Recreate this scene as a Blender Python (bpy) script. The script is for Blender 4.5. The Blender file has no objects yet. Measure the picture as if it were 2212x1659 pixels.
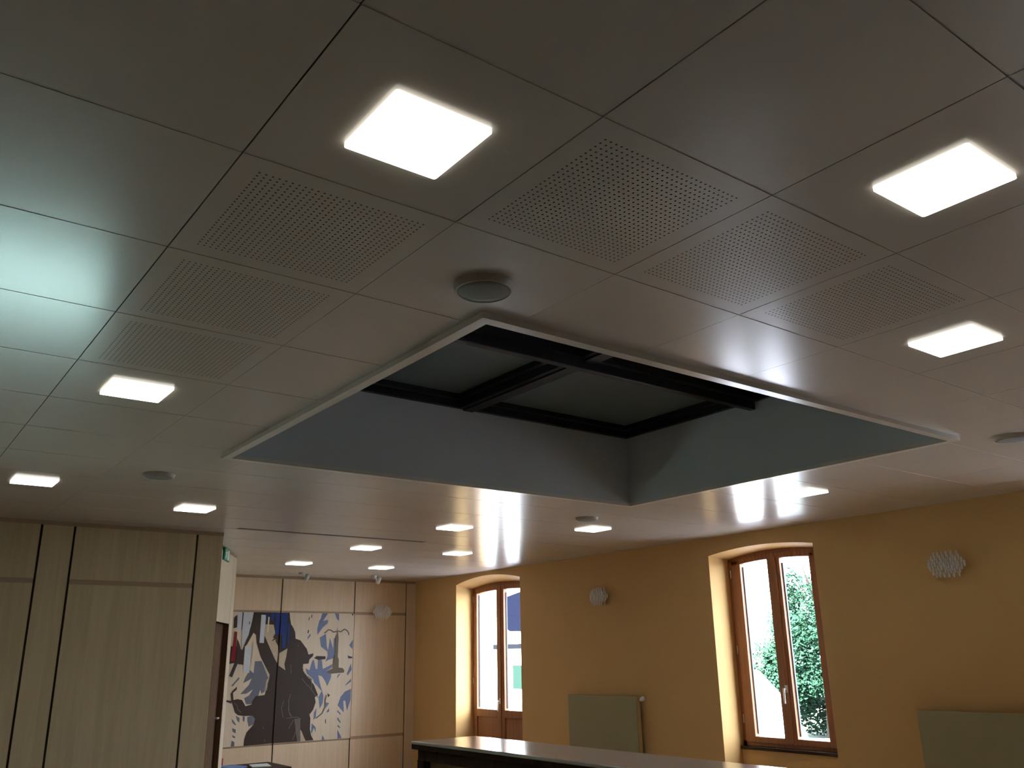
import bpy, bmesh, math, random
from mathutils import Vector, Matrix
from mathutils.geometry import tessellate_polygon
random.seed(7)
C = bpy.context.scene.collection
SC = bpy.context.scene

# ------------------------------------------------------------------ camera
cam_d = bpy.data.cameras.new('camera'); cam = bpy.data.objects.new('camera', cam_d); C.objects.link(cam)
cam_d.sensor_width = 36.0; cam_d.lens = 1872.11/2212*36.0; cam_d.clip_start = 0.02; cam_d.clip_end = 300
_r = (0.80106284, -0.59835045, -0.01658484); _d = (0.16746892, 0.25063332, -0.95348681); _f = (0.57467598, 0.76102541, 0.30097814)
cam.matrix_world = Matrix(((_r[0], -_d[0], -_f[0], 0), (_r[1], -_d[1], -_f[1], 0), (_r[2], -_d[2], -_f[2], 1.6), (0, 0, 0, 1)))
cam_d.dof.use_dof = False
SC.camera = cam

# ------------------------------------------------------------------ world, sun, exposure
SC.view_settings.view_transform = 'Standard'; SC.view_settings.look = 'None'
SC.view_settings.gamma = 1.0; SC.view_settings.use_curve_mapping = False
SC.view_settings.exposure = 0.65
w = bpy.data.worlds.new('world'); SC.world = w; w.use_nodes = True
bg = w.node_tree.nodes['Background']; bg.inputs[0].default_value = (0.76, 0.87, 1.0, 1); bg.inputs[1].default_value = 18.0
sun_d = bpy.data.lights.new('sun', 'SUN'); sun_d.energy = 115.0; sun_d.angle = 0.009; sun_d.color = (1.0, 0.96, 0.9)
sun = bpy.data.objects.new('sun', sun_d); C.objects.link(sun)
sun.rotation_euler = Vector((-0.8, -0.2, 1.0)).to_track_quat('Z', 'Y').to_euler(); sun.location = (-5, -5, 12)
LAMP = 3.9

# ------------------------------------------------------------------ helpers
class MB:
    """collects solids and links them as ONE mesh object"""
    def __init__(s): s.v = []; s.f = []; s.m = []; s.sm = []
    def add(s, vs, fs, mi=0, smooth=False):
        o = len(s.v); s.v += [tuple(v) for v in vs]
        for f in fs: s.f.append(tuple(i+o for i in f)); s.m.append(mi); s.sm.append(smooth)
        return s
    def hexa(s, p, mi=0):          # p: 4 bottom ccw, 4 top ccw
        return s.add(p, [(3,2,1,0),(4,5,6,7),(0,1,5,4),(1,2,6,5),(2,3,7,6),(3,0,4,7)], mi)
    def box(s, x0, y0, z0, x1, y1, z1, mi=0):
        x0, x1 = min(x0,x1), max(x0,x1); y0, y1 = min(y0,y1), max(y0,y1); z0, z1 = min(z0,z1), max(z0,z1)
        return s.hexa([(x0,y0,z0),(x1,y0,z0),(x1,y1,z0),(x0,y1,z0),(x0,y0,z1),(x1,y0,z1),(x1,y1,z1),(x0,y1,z1)], mi)
    def prism(s, pts, d, mi=0):    # planar loop pts extruded by vector d
        n = len(pts); a = [Vector(p) for p in pts]; b = [p+Vector(d) for p in a]
        tri = tessellate_polygon([a])
        fs = [tuple(t) for t in tri] + [tuple(i+n for i in reversed(t)) for t in tri]
        fs += [(i, (i+1) % n, (i+1) % n+n, i+n) for i in range(n)]
        return s.add(a+b, fs, mi)
    def tube(s, a, b, r0, r1=None, n=12, mi=0, cap=True, smooth=True):
        r1 = r0 if r1 is None else r1; a = Vector(a); b = Vector(b); z = (b-a).normalized()
        x = z.orthogonal().normalized(); y = z.cross(x); vs = []
        for c, r in ((a, r0), (b, r1)):
            for i in range(n):
                t = 2*math.pi*i/n; vs.append(c+x*math.cos(t)*r+y*math.sin(t)*r)
        s.add(vs, [(i, (i+1) % n, (i+1) % n+n, i+n) for i in range(n)], mi, smooth)
        if cap: s.add(vs, [tuple(range(n))[::-1], tuple(range(n, 2*n))], mi)
        return s
    def lathe(s, c, axis, prof, n=32, mi=0):   # prof: (radius, height) along axis
        c = Vector(c); z = Vector(axis).normalized(); x = z.orthogonal().normalized(); y = z.cross(x); vs = []
        for r, h in prof:
            for i in range(n):
                t = 2*math.pi*i/n; vs.append(c+z*h+x*math.cos(t)*r+y*math.sin(t)*r)
        m = len(prof); fs = []
        for k in range(m-1):
            fs += [(k*n+i, k*n+(i+1) % n, (k+1)*n+(i+1) % n, (k+1)*n+i) for i in range(n)]
        return s.add(vs, fs, mi, True)
    def blob(s, c, r, mi=0, nu=14, nv=9, ph=0.0):
        vs = []; fs = []
        for j in range(nv+1):
            t = math.pi*j/nv
            for i in range(nu):
                u = 2*math.pi*i/nu
                vs.append((c[0]+r[0]*math.sin(t)*math.cos(u), c[1]+r[1]*math.sin(t)*math.sin(u), c[2]+r[2]*math.cos(t)))
        for j in range(nv):
            for i in range(nu): fs.append((j*nu+i, (j+1)*nu+i, (j+1)*nu+(i+1) % nu, j*nu+(i+1) % nu))
        return s.add(vs, fs, mi, True)
    def build(s, name, mats, parent=None, bevel=0.0, fix=True):
        me = bpy.data.meshes.new(name); me.from_pydata(s.v, [], s.f)
        for m in (mats if isinstance(mats, (list, tuple)) else [mats]): me.materials.append(m)
        me.polygons.foreach_set('material_index', s.m); me.polygons.foreach_set('use_smooth', s.sm)
        me.update()
        if fix:
            bm = bmesh.new(); bm.from_mesh(me); bmesh.ops.remove_doubles(bm, verts=bm.verts, dist=1e-6) if False else None
            bmesh.ops.recalc_face_normals(bm, faces=bm.faces); bm.to_mesh(me); bm.free()
        o = bpy.data.objects.new(name, me); C.objects.link(o)
        if parent is not None:
            o.parent = parent; o.matrix_parent_inverse = parent.matrix_basis.inverted()
        if bevel:
            b = o.modifiers.new('bevel', 'BEVEL'); b.width = bevel; b.segments = 2; b.limit_method = 'ANGLE'; b.angle_limit = 0.7
        return o

def tag(o, label=None, cat=None, group=None, kind=None):
    if label: o['label'] = label
    if cat: o['category'] = cat
    if group: o['group'] = group
    if kind: o['kind'] = kind
    return o
def empty(name, loc, label=None, cat=None, group=None, kind=None):
    o = bpy.data.objects.new(name, None); C.objects.link(o); o.location = loc; o.empty_display_size = 0.05
    return tag(o, label, cat, group, kind)
def copy_tree(o, parent=None):
    c = o.copy(); C.objects.link(c)
    if parent is not None:
        c.parent = parent; c.matrix_parent_inverse = o.matrix_parent_inverse.copy()
    for ch in list(o.children): copy_tree(ch, c)
    return c

# ------------------------------------------------------------------ materials
class NT:
    def __init__(s, name):
        s.m = bpy.data.materials.new(name); s.m.use_nodes = True; s.t = s.m.node_tree
        s.p = s.t.nodes['Principled BSDF']; s.out = s.t.nodes['Material Output']
    def n(s, typ, **k):
        nd = s.t.nodes.new(typ)
        for a, b in k.items(): setattr(nd, a, b)
        return nd
    def l(s, a, b): s.t.links.new(a, b)
    def math(s, op, a, b=None, c=None):
        nd = s.n('ShaderNodeMath', operation=op)
        for i, v in enumerate((a, b, c)):
            if v is None: continue
            if isinstance(v, (int, float)): nd.inputs[i].default_value = v
            else: s.l(v, nd.inputs[i])
        return nd.outputs[0]
def mat(name, col, rough=0.5, spec=0.5, metal=0.0, noise=0.0, nscale=8.0, bump=0.0, bscale=200.0, coat=0.0, stretch=None):
    t = NT(name); p = t.p
    p.inputs['Base Color'].default_value = (*col, 1); p.inputs['Roughness'].default_value = rough
    p.inputs['Specular IOR Level'].default_value = spec; p.inputs['Metallic'].default_value = metal
    if coat: p.inputs['Coat Weight'].default_value = coat; p.inputs['Coat Roughness'].default_value = 0.08
    tc = t.n('ShaderNodeTexCoord')
    if noise:
        mp = t.n('ShaderNodeMapping'); t.l(tc.outputs['Object'], mp.inputs[0])
        if stretch: mp.inputs['Scale'].default_value = stretch
        nz = t.n('ShaderNodeTexNoise'); nz.inputs['Scale'].default_value = nscale; nz.inputs['Detail'].default_value = 6
        t.l(mp.outputs[0], nz.inputs['Vector'])
        mx = t.n('ShaderNodeMix', data_type='RGBA'); t.l(nz.outputs['Fac'], mx.inputs[0])
        mx.inputs[6].default_value = (*[c*(1-noise) for c in col], 1); mx.inputs[7].default_value = (*[min(1, c*(1+noise)) for c in col], 1)
        t.l(mx.outputs[2], p.inputs['Base Color'])
    if bump:
        nb = t.n('ShaderNodeTexNoise'); nb.inputs['Scale'].default_value = bscale; nb.inputs['Detail'].default_value = 4
        t.l(tc.outputs['Object'], nb.inputs['Vector'])
        b = t.n('ShaderNodeBump'); b.inputs['Strength'].default_value = bump; b.inputs['Distance'].default_value = 0.002
        t.l(nb.outputs['Fac'], b.inputs['Height']); t.l(b.outputs[0], p.inputs['Normal'])
    return t.m

TX0, TY0, TS = 0.5753, 1.1994, 0.5997        # ceiling grid origin and pitch
def ceiling_mat(name, perforated):
    t = NT(name); p = t.p
    p.inputs['Roughness'].default_value = CEIL_R; p.inputs['Specular IOR Level'].default_value = CEIL_S
    tc = t.n('ShaderNodeTexCoord')
    nz = t.n('ShaderNodeTexNoise'); nz.inputs['Scale'].default_value = 2.2; nz.inputs['Detail'].default_value = 3
    t.l(tc.outputs['Object'], nz.inputs['Vector'])
    mx = t.n('ShaderNodeMix', data_type='RGBA'); t.l(nz.outputs['Fac'], mx.inputs[0])
    mx.inputs[6].default_value = (*[c*0.96 for c in CEIL_C], 1); mx.inputs[7].default_value = (*[c*1.03 for c in CEIL_C], 1)
    # very slight waviness of the sheet, which breaks up the window reflections
    nb = t.n('ShaderNodeTexNoise'); nb.inputs['Scale'].default_value = 260; nb.inputs['Detail'].default_value = 2
    t.l(tc.outputs['Object'], nb.inputs['Vector'])
    b = t.n('ShaderNodeBump'); b.inputs['Strength'].default_value = 0.05; b.inputs['Distance'].default_value = 0.0005
    t.l(nb.outputs['Fac'], b.inputs['Height']); t.l(b.outputs[0], p.inputs['Normal'])
    if not perforated:
        t.l(mx.outputs[2], p.inputs['Base Color']); return t.m
    sp = t.n('ShaderNodeSeparateXYZ'); t.l(tc.outputs['Object'], sp.inputs[0])
    def axis(o, base):
        f = t.math('FRACT', t.math('DIVIDE', t.math('SUBTRACT', o, base), TS))      # 0..1 inside a tile
        inside = t.math('MULTIPLY', t.math('GREATER_THAN', f, 0.095), t.math('LESS_THAN', f, 0.905))
        g = t.math('SUBTRACT', t.math('FRACT', t.math('MULTIPLY', t.math('SUBTRACT', f, 0.095), 28/0.81)), 0.5)
        return inside, t.math('MULTIPLY', g, g)
    ix, gx = axis(sp.outputs[0], TX0); iy, gy = axis(sp.outputs[1], TY0)
    hole = t.math('MULTIPLY', t.math('LESS_THAN', t.math('ADD', gx, gy), 0.18**2), t.math('MULTIPLY', ix, iy))
    m2 = t.n('ShaderNodeMix', data_type='RGBA'); t.l(hole, m2.inputs[0]); t.l(mx.outputs[2], m2.inputs[6]); m2.inputs[7].default_value = (0.10, 0.085, 0.07, 1)
    t.l(m2.outputs[2], p.inputs['Base Color'])
    t.l(t.math('MULTIPLY', t.math('SUBTRACT', 1.0, hole), CEIL_S), p.inputs['Specular IOR Level'])
    return t.m
def wood_mat(name, a, b, rough=0.4, scale=(9, 9, 0.45), spec=0.4, board=0.0):
    t = NT(name); p = t.p; tc = t.n('ShaderNodeTexCoord')
    mp = t.n('ShaderNodeMapping'); mp.inputs['Scale'].default_value = scale; t.l(tc.outputs['Object'], mp.inputs[0])
    nz = t.n('ShaderNodeTexNoise'); nz.inputs['Scale'].default_value = 3; nz.inputs['Detail'].default_value = 7; nz.inputs['Distortion'].default_value = 0.6
    t.l(mp.outputs[0], nz.inputs['Vector'])
    mp2 = t.n('ShaderNodeMapping'); mp2.inputs['Scale'].default_value = (scale[0]*12, scale[1]*12, scale[2]*2.5); t.l(tc.outputs['Object'], mp2.inputs[0])
    n2 = t.n('ShaderNodeTexNoise'); n2.inputs['Scale'].default_value = 3; n2.inputs['Detail'].default_value = 3; t.l(mp2.outputs[0], n2.inputs['Vector'])
    ad = t.math('ADD', t.math('MULTIPLY', nz.outputs['Fac'], 0.7), t.math('MULTIPLY', n2.outputs['Fac'], 0.3))
    if board:      # flitches of the veneer, each with its own tone
        sp = t.n('ShaderNodeSeparateXYZ'); t.l(tc.outputs['Object'], sp.inputs[0])
        wn = t.n('ShaderNodeTexWhiteNoise', noise_dimensions='1D')
        t.l(t.math('FLOOR', t.math('MULTIPLY', t.math('ADD', sp.outputs[0], sp.outputs[1]), 6.7)), wn.inputs['W'])
        ad = t.math('ADD', ad, t.math('MULTIPLY', t.math('SUBTRACT', wn.outputs['Value'], 0.5), board))
    mr = t.n('ShaderNodeMapRange'); mr.inputs[1].default_value = 0.35; mr.inputs[2].default_value = 0.65; t.l(ad, mr.inputs[0])
    mx = t.n('ShaderNodeMix', data_type='RGBA'); t.l(mr.outputs[0], mx.inputs[0]); mx.inputs[6].default_value = (*a, 1); mx.inputs[7].default_value = (*b, 1)
    t.l(mx.outputs[2], p.inputs['Base Color']); p.inputs['Roughness'].default_value = rough; p.inputs['Specular IOR Level'].default_value = spec
    return t.m
def emis(name, col, s):
    t = NT(name); e = t.n('ShaderNodeEmission'); e.inputs[0].default_value = (*col, 1); e.inputs[1].default_value = s
    t.l(e.outputs[0], t.out.inputs[0]); return t.m
def pane_mat(name, tint=(1, 1, 1), ior=1.45):
    t = NT(name); tr = t.n('ShaderNodeBsdfTransparent'); tr.inputs[0].default_value = (*tint, 1)
    gl = t.n('ShaderNodeBsdfGlossy'); gl.inputs['Roughness'].default_value = 0.02
    fr = t.n('ShaderNodeFresnel'); fr.inputs[0].default_value = ior; mx = t.n('ShaderNodeMixShader')
    ge = t.n('ShaderNodeNewGeometry')
    t.l(t.math('MULTIPLY', fr.outputs[0], t.math('SUBTRACT', 1.0, ge.outputs['Backfacing'])), mx.inputs[0]); t.l(tr.outputs[0], mx.inputs[1]); t.l(gl.outputs[0], mx.inputs[2]); t.l(mx.outputs[0], t.out.inputs[0])
    return t.m

CEIL_C = (0.60, 0.545, 0.485); CEIL_R = 0.22; CEIL_S = 0.6
M = dict(
 ceil=ceiling_mat('ceiling_laminate', False), perf=ceiling_mat('ceiling_perforated', True),
 gap=mat('shadow_gap', (0.20, 0.17, 0.13), 0.8), black=mat('open_joint', (0.015, 0.012, 0.01), 0.8), soft=mat('panel_edge', (0.55, 0.50, 0.44), 0.6),
 teal_pane=pane_mat('tinted_glass', (0.84, 0.98, 0.975)), terrace=mat('bounce_slabs', (0.52, 0.60, 0.60), 0.8, noise=.1),
 well=mat('well_paint', (0.50, 0.53, 0.55), 0.6, noise=0.04, nscale=1.5),
 trim=mat('trim_paint', (0.66, 0.61, 0.55), 0.25),
 ochre=mat('ochre_plaster', (0.64, 0.405, 0.165), 0.7, 0.3, noise=0.06, nscale=1.4, bump=0.25, bscale=90),
 reveal=mat('reveal_plaster', (0.70, 0.42, 0.17), 0.55, 0.3, bump=0.2, bscale=90),
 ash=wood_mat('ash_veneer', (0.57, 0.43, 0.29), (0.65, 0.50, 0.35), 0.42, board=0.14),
 ashnear=wood_mat('shaded_ash', (0.44, 0.355, 0.21), (0.52, 0.42, 0.26), 0.45, board=0.14),  # yellower ash, darkened to put the near wall's shade into the colour
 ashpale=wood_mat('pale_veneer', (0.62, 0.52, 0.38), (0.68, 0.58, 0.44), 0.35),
 groove=mat('groove_wood', (0.34, 0.24, 0.15), 0.6),
 joint=mat('joint_dark', (0.035, 0.02, 0.01), 0.7),
 pine=wood_mat('stained_pine', (0.26, 0.105, 0.045), (0.37, 0.16, 0.075), 0.35, (14, 14, 0.7)),
 pane=pane_mat('window_glass'), seal=mat('seal_rubber', (0.03, 0.04, 0.05), 0.5),
 steel=mat('brushed_steel', (0.62, 0.62, 0.64), 0.3, metal=1.0), spotw=mat('spotlight_white', (0.5, 0.49, 0.47), 0.5), unseen_hedge=mat('hedge_leaves', (0.008, 0.02, 0.008), 0.9, noise=.4, nscale=20),
 white=mat('white_plastic', (0.8, 0.79, 0.76), 0.4),
 darkframe=mat('dark_steel', (0.007, 0.008, 0.011), 0.45), blind=mat('skylight_glazing', (0.12, 0.155, 0.155), 0.5, 0.5, noise=0.15, nscale=1.2),
 lamps=emis('lamp_edge', (1.0, 0.96, 0.84), 1.5),
 lampw=emis('lamp_diffuser', (1.0, 0.97, 0.88), LAMP), lampf=mat('lamp_frame', (0.75, 0.74, 0.70), 0.4),
 grille=mat('speaker_grille', (0.24, 0.235, 0.21), 0.7, noise=0.1, nscale=300), ring=mat('speaker_ring', (0.50, 0.46, 0.40), 0.5),
 floor=wood_mat('floor_planks', (0.34, 0.24, 0.16), (0.42, 0.31, 0.21), 0.35, (0.6, 6, 6)),
 dark=wood_mat('wenge', (0.045, 0.028, 0.02), (0.07, 0.045, 0.032), 0.75, spec=.15), ctop=mat('counter_laminate', (0.56, 0.55, 0.52), 0.14, 0.5),
 cpanel=wood_mat('counter_veneer', (0.32, 0.24, 0.14), (0.38, 0.285, 0.17), 0.7, spec=.15),
 rad=mat('radiator_enamel', (0.33, 0.30, 0.16), 0.6), radside=mat('radiator_side', (0.55, 0.40, 0.20), 0.5),
 green=mat('exit_green', (0.0, 0.30, 0.17), 0.4), signw=mat('sign_white', (0.85, 0.9, 0.85), 0.4),
 grass=mat('grass', (0.02, 0.045, 0.02), 0.9, noise=0.4, nscale=3), leaf=mat('leaf', (0.006, 0.024, 0.013), 0.9, 0.1, noise=0.35, nscale=1.1), bark=mat('bark', (0.05, 0.04, 0.03), 0.9),
 render=mat('white_render', (0.80, 0.81, 0.82), 0.8), slate=mat('slate_roof', (0.0025, 0.0032, 0.007), 0.9, 0.0), band=mat('render_band', (0.005, 0.006, 0.008), 0.9, 0.0), teal=mat('pale_shutter', (0.008, 0.018, 0.015), 0.9, 0.0),
 door=wood_mat('brown_door', (0.10, 0.055, 0.03), (0.13, 0.075, 0.042), 0.8, spec=.1), red=mat('red_paper', (0.42, 0.01, 0.02), 0.5), blue=mat('blue_paper', (0.12, 0.22, 0.5), 0.5), paper=mat('white_paper', (0.62, 0.66, 0.66), 0.6),
)
# clear moulded glass of the wall lights
_t = NT('moulded_glass'); _t.p.inputs['Base Color'].default_value = (1, .99, .97, 1); _t.p.inputs['Specular IOR Level'].default_value = 0.9; _t.p.inputs['Roughness'].default_value = 0.10
_t.p.inputs['Transmission Weight'].default_value = 0.4; M['glass'] = _t.m
MURAL=[('g',[(4.571,1.609),(4.664,1.613),(4.707,1.532),(4.774,1.392),(4.751,1.361),(4.736,1.219),(4.695,1.192),(4.672,1.244),(4.653,1.171),(4.584,1.106),(4.562,1.068),(4.49,1.066),(4.459,1.145),(4.524,1.176),(4.573,1.253),(4.485,1.2),(4.401,1.197),(4.513,1.311),(4.544,1.39),(4.473,1.352),(4.432,1.336),(4.457,1.409),(4.511,1.501),(4.564,1.455)]),
('g',[(4.365,1.411),(4.379,1.394),(4.291,1.296),(4.272,1.307)]),
('g',[(4.314,0.897),(4.337,0.874),(4.377,0.823),(4.366,0.813),(4.321,0.853)]),
('g',[(4.327,0.782),(4.376,0.763),(4.38,0.714),(4.336,0.738)]),
('g',[(4.339,0.7),(4.383,0.67),(4.372,0.655),(4.336,0.673)]),
('g',[(4.333,0.63),(4.37,0.612),(4.374,0.56),(4.327,0.558)]),
('g',[(4.52,0.909),(4.579,0.923),(4.643,0.886),(4.612,0.816),(4.547,0.786),(4.523,0.865)]),
('g',[(4.362,0.933),(4.418,0.903),(4.417,0.843),(4.385,0.872)]),
('g',[(4.458,0.923),(4.489,0.91),(4.483,0.845),(4.463,0.868)]),
('s',[(5.478,2.142),(5.503,2.185),(5.52,2.254),(5.61,2.255),(5.533,2.142),(5.615,2.162),(5.604,2.112),(5.537,2.056),(5.461,1.952),(5.453,2.037)]),
('s',[(5.719,2.257),(5.782,2.258),(5.787,2.151),(5.755,2.17)]),
('s',[(5.497,1.915),(5.59,1.97),(5.613,1.793),(5.636,1.744),(5.655,1.915),(5.712,1.762),(5.718,1.915),(5.74,1.903),(5.739,1.639),(5.63,1.605),(5.603,1.587),(5.633,1.671),(5.624,1.726),(5.524,1.793)]),
('s',[(5.304,1.508),(5.366,1.478),(5.399,1.602),(5.425,1.62),(5.459,1.493),(5.486,1.493),(5.486,1.619),(5.547,1.612),(5.567,1.491),(5.715,1.555),(5.71,1.512),(5.624,1.46),(5.701,1.422),(5.697,1.371),(5.648,1.259),(5.603,1.338),(5.559,1.393),(5.504,1.409),(5.53,1.31),(5.553,1.25),(5.597,1.13),(5.591,1.042),(5.548,0.962),(5.52,1.116),(5.563,1.197),(5.498,1.264),(5.442,1.313),(5.433,1.352),(5.328,1.437)]),
('s',[(6.017,1.211),(6.017,1.061),(5.967,0.92),(5.933,1.058),(5.905,1.053),(5.919,0.898),(5.818,0.998),(5.861,1.109),(5.927,1.178)]),
('s',[(5.818,0.938),(5.871,0.889),(5.873,0.865),(5.815,0.915)]),
('s',[(5.826,0.844),(5.877,0.777),(5.871,0.759),(5.82,0.809)]),
('s',[(5.83,0.744),(5.873,0.706),(5.867,0.695),(5.828,0.721)]),
('s',[(5.83,0.68),(5.9,0.565),(5.836,0.56)]),
('s',[(5.607,0.623),(5.644,0.558),(5.597,0.558)]),
('s',[(5.439,0.782),(5.501,0.727),(5.505,0.658),(5.475,0.723),(5.446,0.65),(5.436,0.662)]),
('s',[(5.631,1.047),(5.686,1.033),(5.655,0.987),(5.623,0.959)]),
('s',[(5.937,1.28),(6.011,1.351),(6.013,1.308),(5.917,1.251)]),
('s',[(5.963,1.809),(6.02,1.89),(6.019,1.753)]),
('s',[(6.002,1.562),(6.017,1.47),(5.953,1.392),(5.944,1.423)]),
('s',[(5.313,1.921),(5.351,1.97),(5.359,1.946),(5.315,1.891)]),
('s',[(5.464,0.92),(5.501,0.976),(5.495,0.849),(5.463,0.827)]),
('s',[(5.787,1.357),(5.82,1.392),(5.846,1.425),(5.805,1.408)]),
('s',[(5.651,0.923),(5.69,0.968),(5.692,0.921),(5.659,0.911)]),
('b',[(4.507,2.252),(5.025,2.26),(5.034,2.186),(5.056,2.096),(5.092,2.048),(5.123,1.988),(5.134,1.903),(5.209,1.879),(5.245,1.837),(5.309,1.765),(5.34,1.687),(5.413,1.704),(5.409,1.668),(5.358,1.621),(5.347,1.567),(5.268,1.562),(5.264,1.509),(5.288,1.45),(5.344,1.389),(5.386,1.367),(5.401,1.326),(5.444,1.283),(5.489,1.193),(5.512,1.145),(5.466,1.118),(5.483,1.053),(5.449,0.955),(5.399,0.894),(5.415,0.847),(5.417,0.703),(5.441,0.622),(5.478,0.563),(5.36,0.562),(5.294,0.688),(5.276,0.711),(5.285,0.561),(5.165,0.561),(4.882,0.562),(4.497,0.549),(4.499,0.631),(4.523,0.716),(4.612,0.81),(4.637,0.886),(4.586,0.922),(4.483,0.922),(4.391,0.937),(4.347,0.972),(4.317,1.051),(4.287,1.118),(4.271,1.207),(4.295,1.245),(4.351,1.294),(4.348,1.255),(4.303,1.217),(4.316,1.128),(4.369,1.137),(4.431,1.124),(4.485,1.044),(4.563,1.062),(4.577,1.112),(4.616,1.167),(4.678,1.17),(4.739,1.174),(4.787,1.383),(4.79,1.432),(4.648,1.666),(4.578,1.846),(4.564,1.951),(4.524,1.98),(4.443,1.823),(4.414,1.801),(4.414,1.566),(4.334,1.579),(4.275,1.411),(4.232,1.429),(4.291,1.591),(4.219,1.581),(4.225,1.807),(4.304,1.801),(4.305,1.905),(4.337,1.847),(4.365,1.766),(4.384,1.758),(4.412,1.829),(4.441,1.928),(4.481,2.062),(4.498,2.156)]),
('b',[(4.243,2.182),(4.283,2.212),(4.29,2.049),(4.242,2.037)]),
('b',[(4.351,2.248),(4.367,2.248),(4.363,2.02),(4.352,2.02)]),
('b',[(4.215,1.132),(4.293,1.118),(4.29,1.085),(4.217,1.11)]),
('b',[(5.31,2.159),(5.324,2.208),(5.329,2.183),(5.317,2.146)]),
('b',[(5.352,2.19),(5.356,2.239),(5.365,2.233),(5.365,2.184)]),
('b',[(5.307,1.982),(5.314,2.024),(5.328,2.018),(5.321,1.97)]),
('b',[(5.424,1.638),(5.463,1.667),(5.599,1.662),(5.601,1.623),(5.493,1.613)]),
('b',[(5.941,1.667),(6.02,1.648),(6.017,1.629),(5.957,1.627)]),
('b',[(5.637,0.818),(5.65,0.829),(5.65,0.765),(5.639,0.772)]),
('b',[(5.653,1.164),(5.695,1.139),(5.669,1.11)]),
('b',[(5.979,2.261),(6.008,2.255),(6.006,2.217)]),
('w',[(4.29,2.247),(4.351,2.248),(4.351,2.02),(4.292,2.02)]),
('w',[(4.373,2.248),(4.507,2.25),(4.479,2.079),(4.458,1.951),(4.41,1.847),(4.388,1.824),(4.373,1.772),(4.36,2.02)]),
('w',[(4.617,2.219),(4.684,2.217),(4.679,1.846),(4.615,1.849)]),
('w',[(4.42,1.8),(4.507,1.794),(4.502,1.462),(4.418,1.475)]),
('b',[(4.451,2.126),(4.463,2.126),(4.463,2.091),(4.454,2.085)]),
('t',[(4.683,2.093),(4.802,2.088),(4.832,1.975),(4.801,1.916),(4.846,1.904),(4.842,1.868),(4.882,1.809),(4.898,1.715),(4.889,1.569),(4.823,1.681),(4.743,1.828),(4.684,1.939)]),
('t',[(4.905,1.709),(5.023,1.773),(5.011,1.661),(4.991,1.567),(5.01,1.485),(4.896,1.557)]),
('b',[(4.785,1.863),(4.814,1.904),(4.865,1.922),(4.872,1.904),(4.822,1.886)]),
('t',[(5.276,0.711),(5.294,0.688),(5.36,0.562),(5.285,0.561)]),
('c',[(4.533,1.864),(4.549,1.858),(4.541,1.598),(4.524,1.61)]),
('c',[(4.717,2.194),(4.737,2.188),(4.731,1.992),(4.716,1.992)]),
('r',[(4.261,1.997),(4.295,1.991),(4.301,1.613),(4.24,1.62),(4.249,1.802),(4.255,1.882)]),
('u',[(4.675,2.25),(4.713,2.251),(4.701,2.158),(4.688,2.134)]),
('u',[(4.752,2.251),(4.816,2.252),(4.792,2.135),(4.756,2.147)]),
('u',[(4.829,2.254),(4.999,2.257),(4.997,1.975),(4.984,1.779),(4.939,1.774),(4.934,1.951),(4.83,1.951),(4.827,2.094)]),
('u',[(5.007,2.125),(5.042,2.095),(5.04,1.826),(5.021,1.809)]),
('k',[(5.756,2.064),(5.773,2.002),(5.788,1.915),(5.787,1.792),(5.787,1.651),(5.806,1.614),(5.808,1.505),(5.871,1.497),(5.9,1.466),(5.895,1.436),(5.708,1.425),(5.625,1.442),(5.637,1.466),(5.718,1.494),(5.725,1.64),(5.743,1.682),(5.74,1.903),(5.757,1.977)]),
('k',[(5.557,1.984),(5.576,1.996),(5.619,2.031),(5.66,2.028),(5.709,2.001),(5.754,2.011),(5.758,1.993),(5.705,1.983),(5.654,2.012),(5.625,2.015),(5.588,1.982),(5.567,1.968)]),
('k',[(5.779,2.017),(5.817,2.005),(5.872,2.042),(5.923,2.022),(5.956,1.98),(5.951,1.95),(5.933,1.954),(5.94,1.974),(5.913,2.008),(5.876,2.024),(5.821,1.987),(5.775,1.999)]),
('k',[(5.647,1.14),(5.631,1.064),(5.635,0.98),(5.59,0.897),(5.499,0.837),(5.491,0.849),(5.58,0.907),(5.621,0.984),(5.617,1.066),(5.633,1.142)]),
('d',[(5.18,0.853),(5.265,0.849),(5.285,0.561),(5.237,0.566),(5.21,0.687)]),
('d',[(5.112,1.176),(5.086,1.086),(5.101,0.949),(5.144,0.88),(5.136,0.876),(5.093,0.947),(5.078,1.086),(5.104,1.178)]),
('d',[(5.262,1.374),(5.326,1.301),(5.382,1.259),(5.467,1.156),(5.516,1.12),(5.51,1.112),(5.461,1.15),(5.376,1.253),(5.32,1.295),(5.256,1.368)]),
('d',[(5.242,0.855),(5.214,0.686),(5.176,0.58),(5.168,0.584),(5.206,0.688),(5.234,0.857)]),
('d',[(5.014,1.088),(4.988,0.999),(5.022,0.874),(5.014,0.872),(4.98,0.999),(5.006,1.09)]),
('d',[(5.403,1.367),(5.417,1.237),(5.409,1.237),(5.395,1.367)]),
('d',[(5.015,1.101),(5.011,1.055),(5.003,1.055),(5.007,1.101)]),
('d',[(5.172,0.84),(5.109,0.731),(5.101,0.735),(5.164,0.844)]),
('d',[(5.064,0.869),(5.205,0.879),(5.273,0.853),(5.269,0.845),(5.205,0.871),(5.064,0.861)]),
('d',[(4.328,1.098),(4.368,1.062),(4.384,1.012),(4.434,0.972),(4.428,0.964),(4.376,1.006),(4.36,1.058),(4.322,1.092)]),
('d',[(5.396,0.913),(5.404,0.878),(5.396,0.876),(5.388,0.911)]),
('d',[(5.09,1.098),(5.092,0.973),(5.123,0.892),(5.115,0.888),(5.084,0.971),(5.082,1.098)]),
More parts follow.
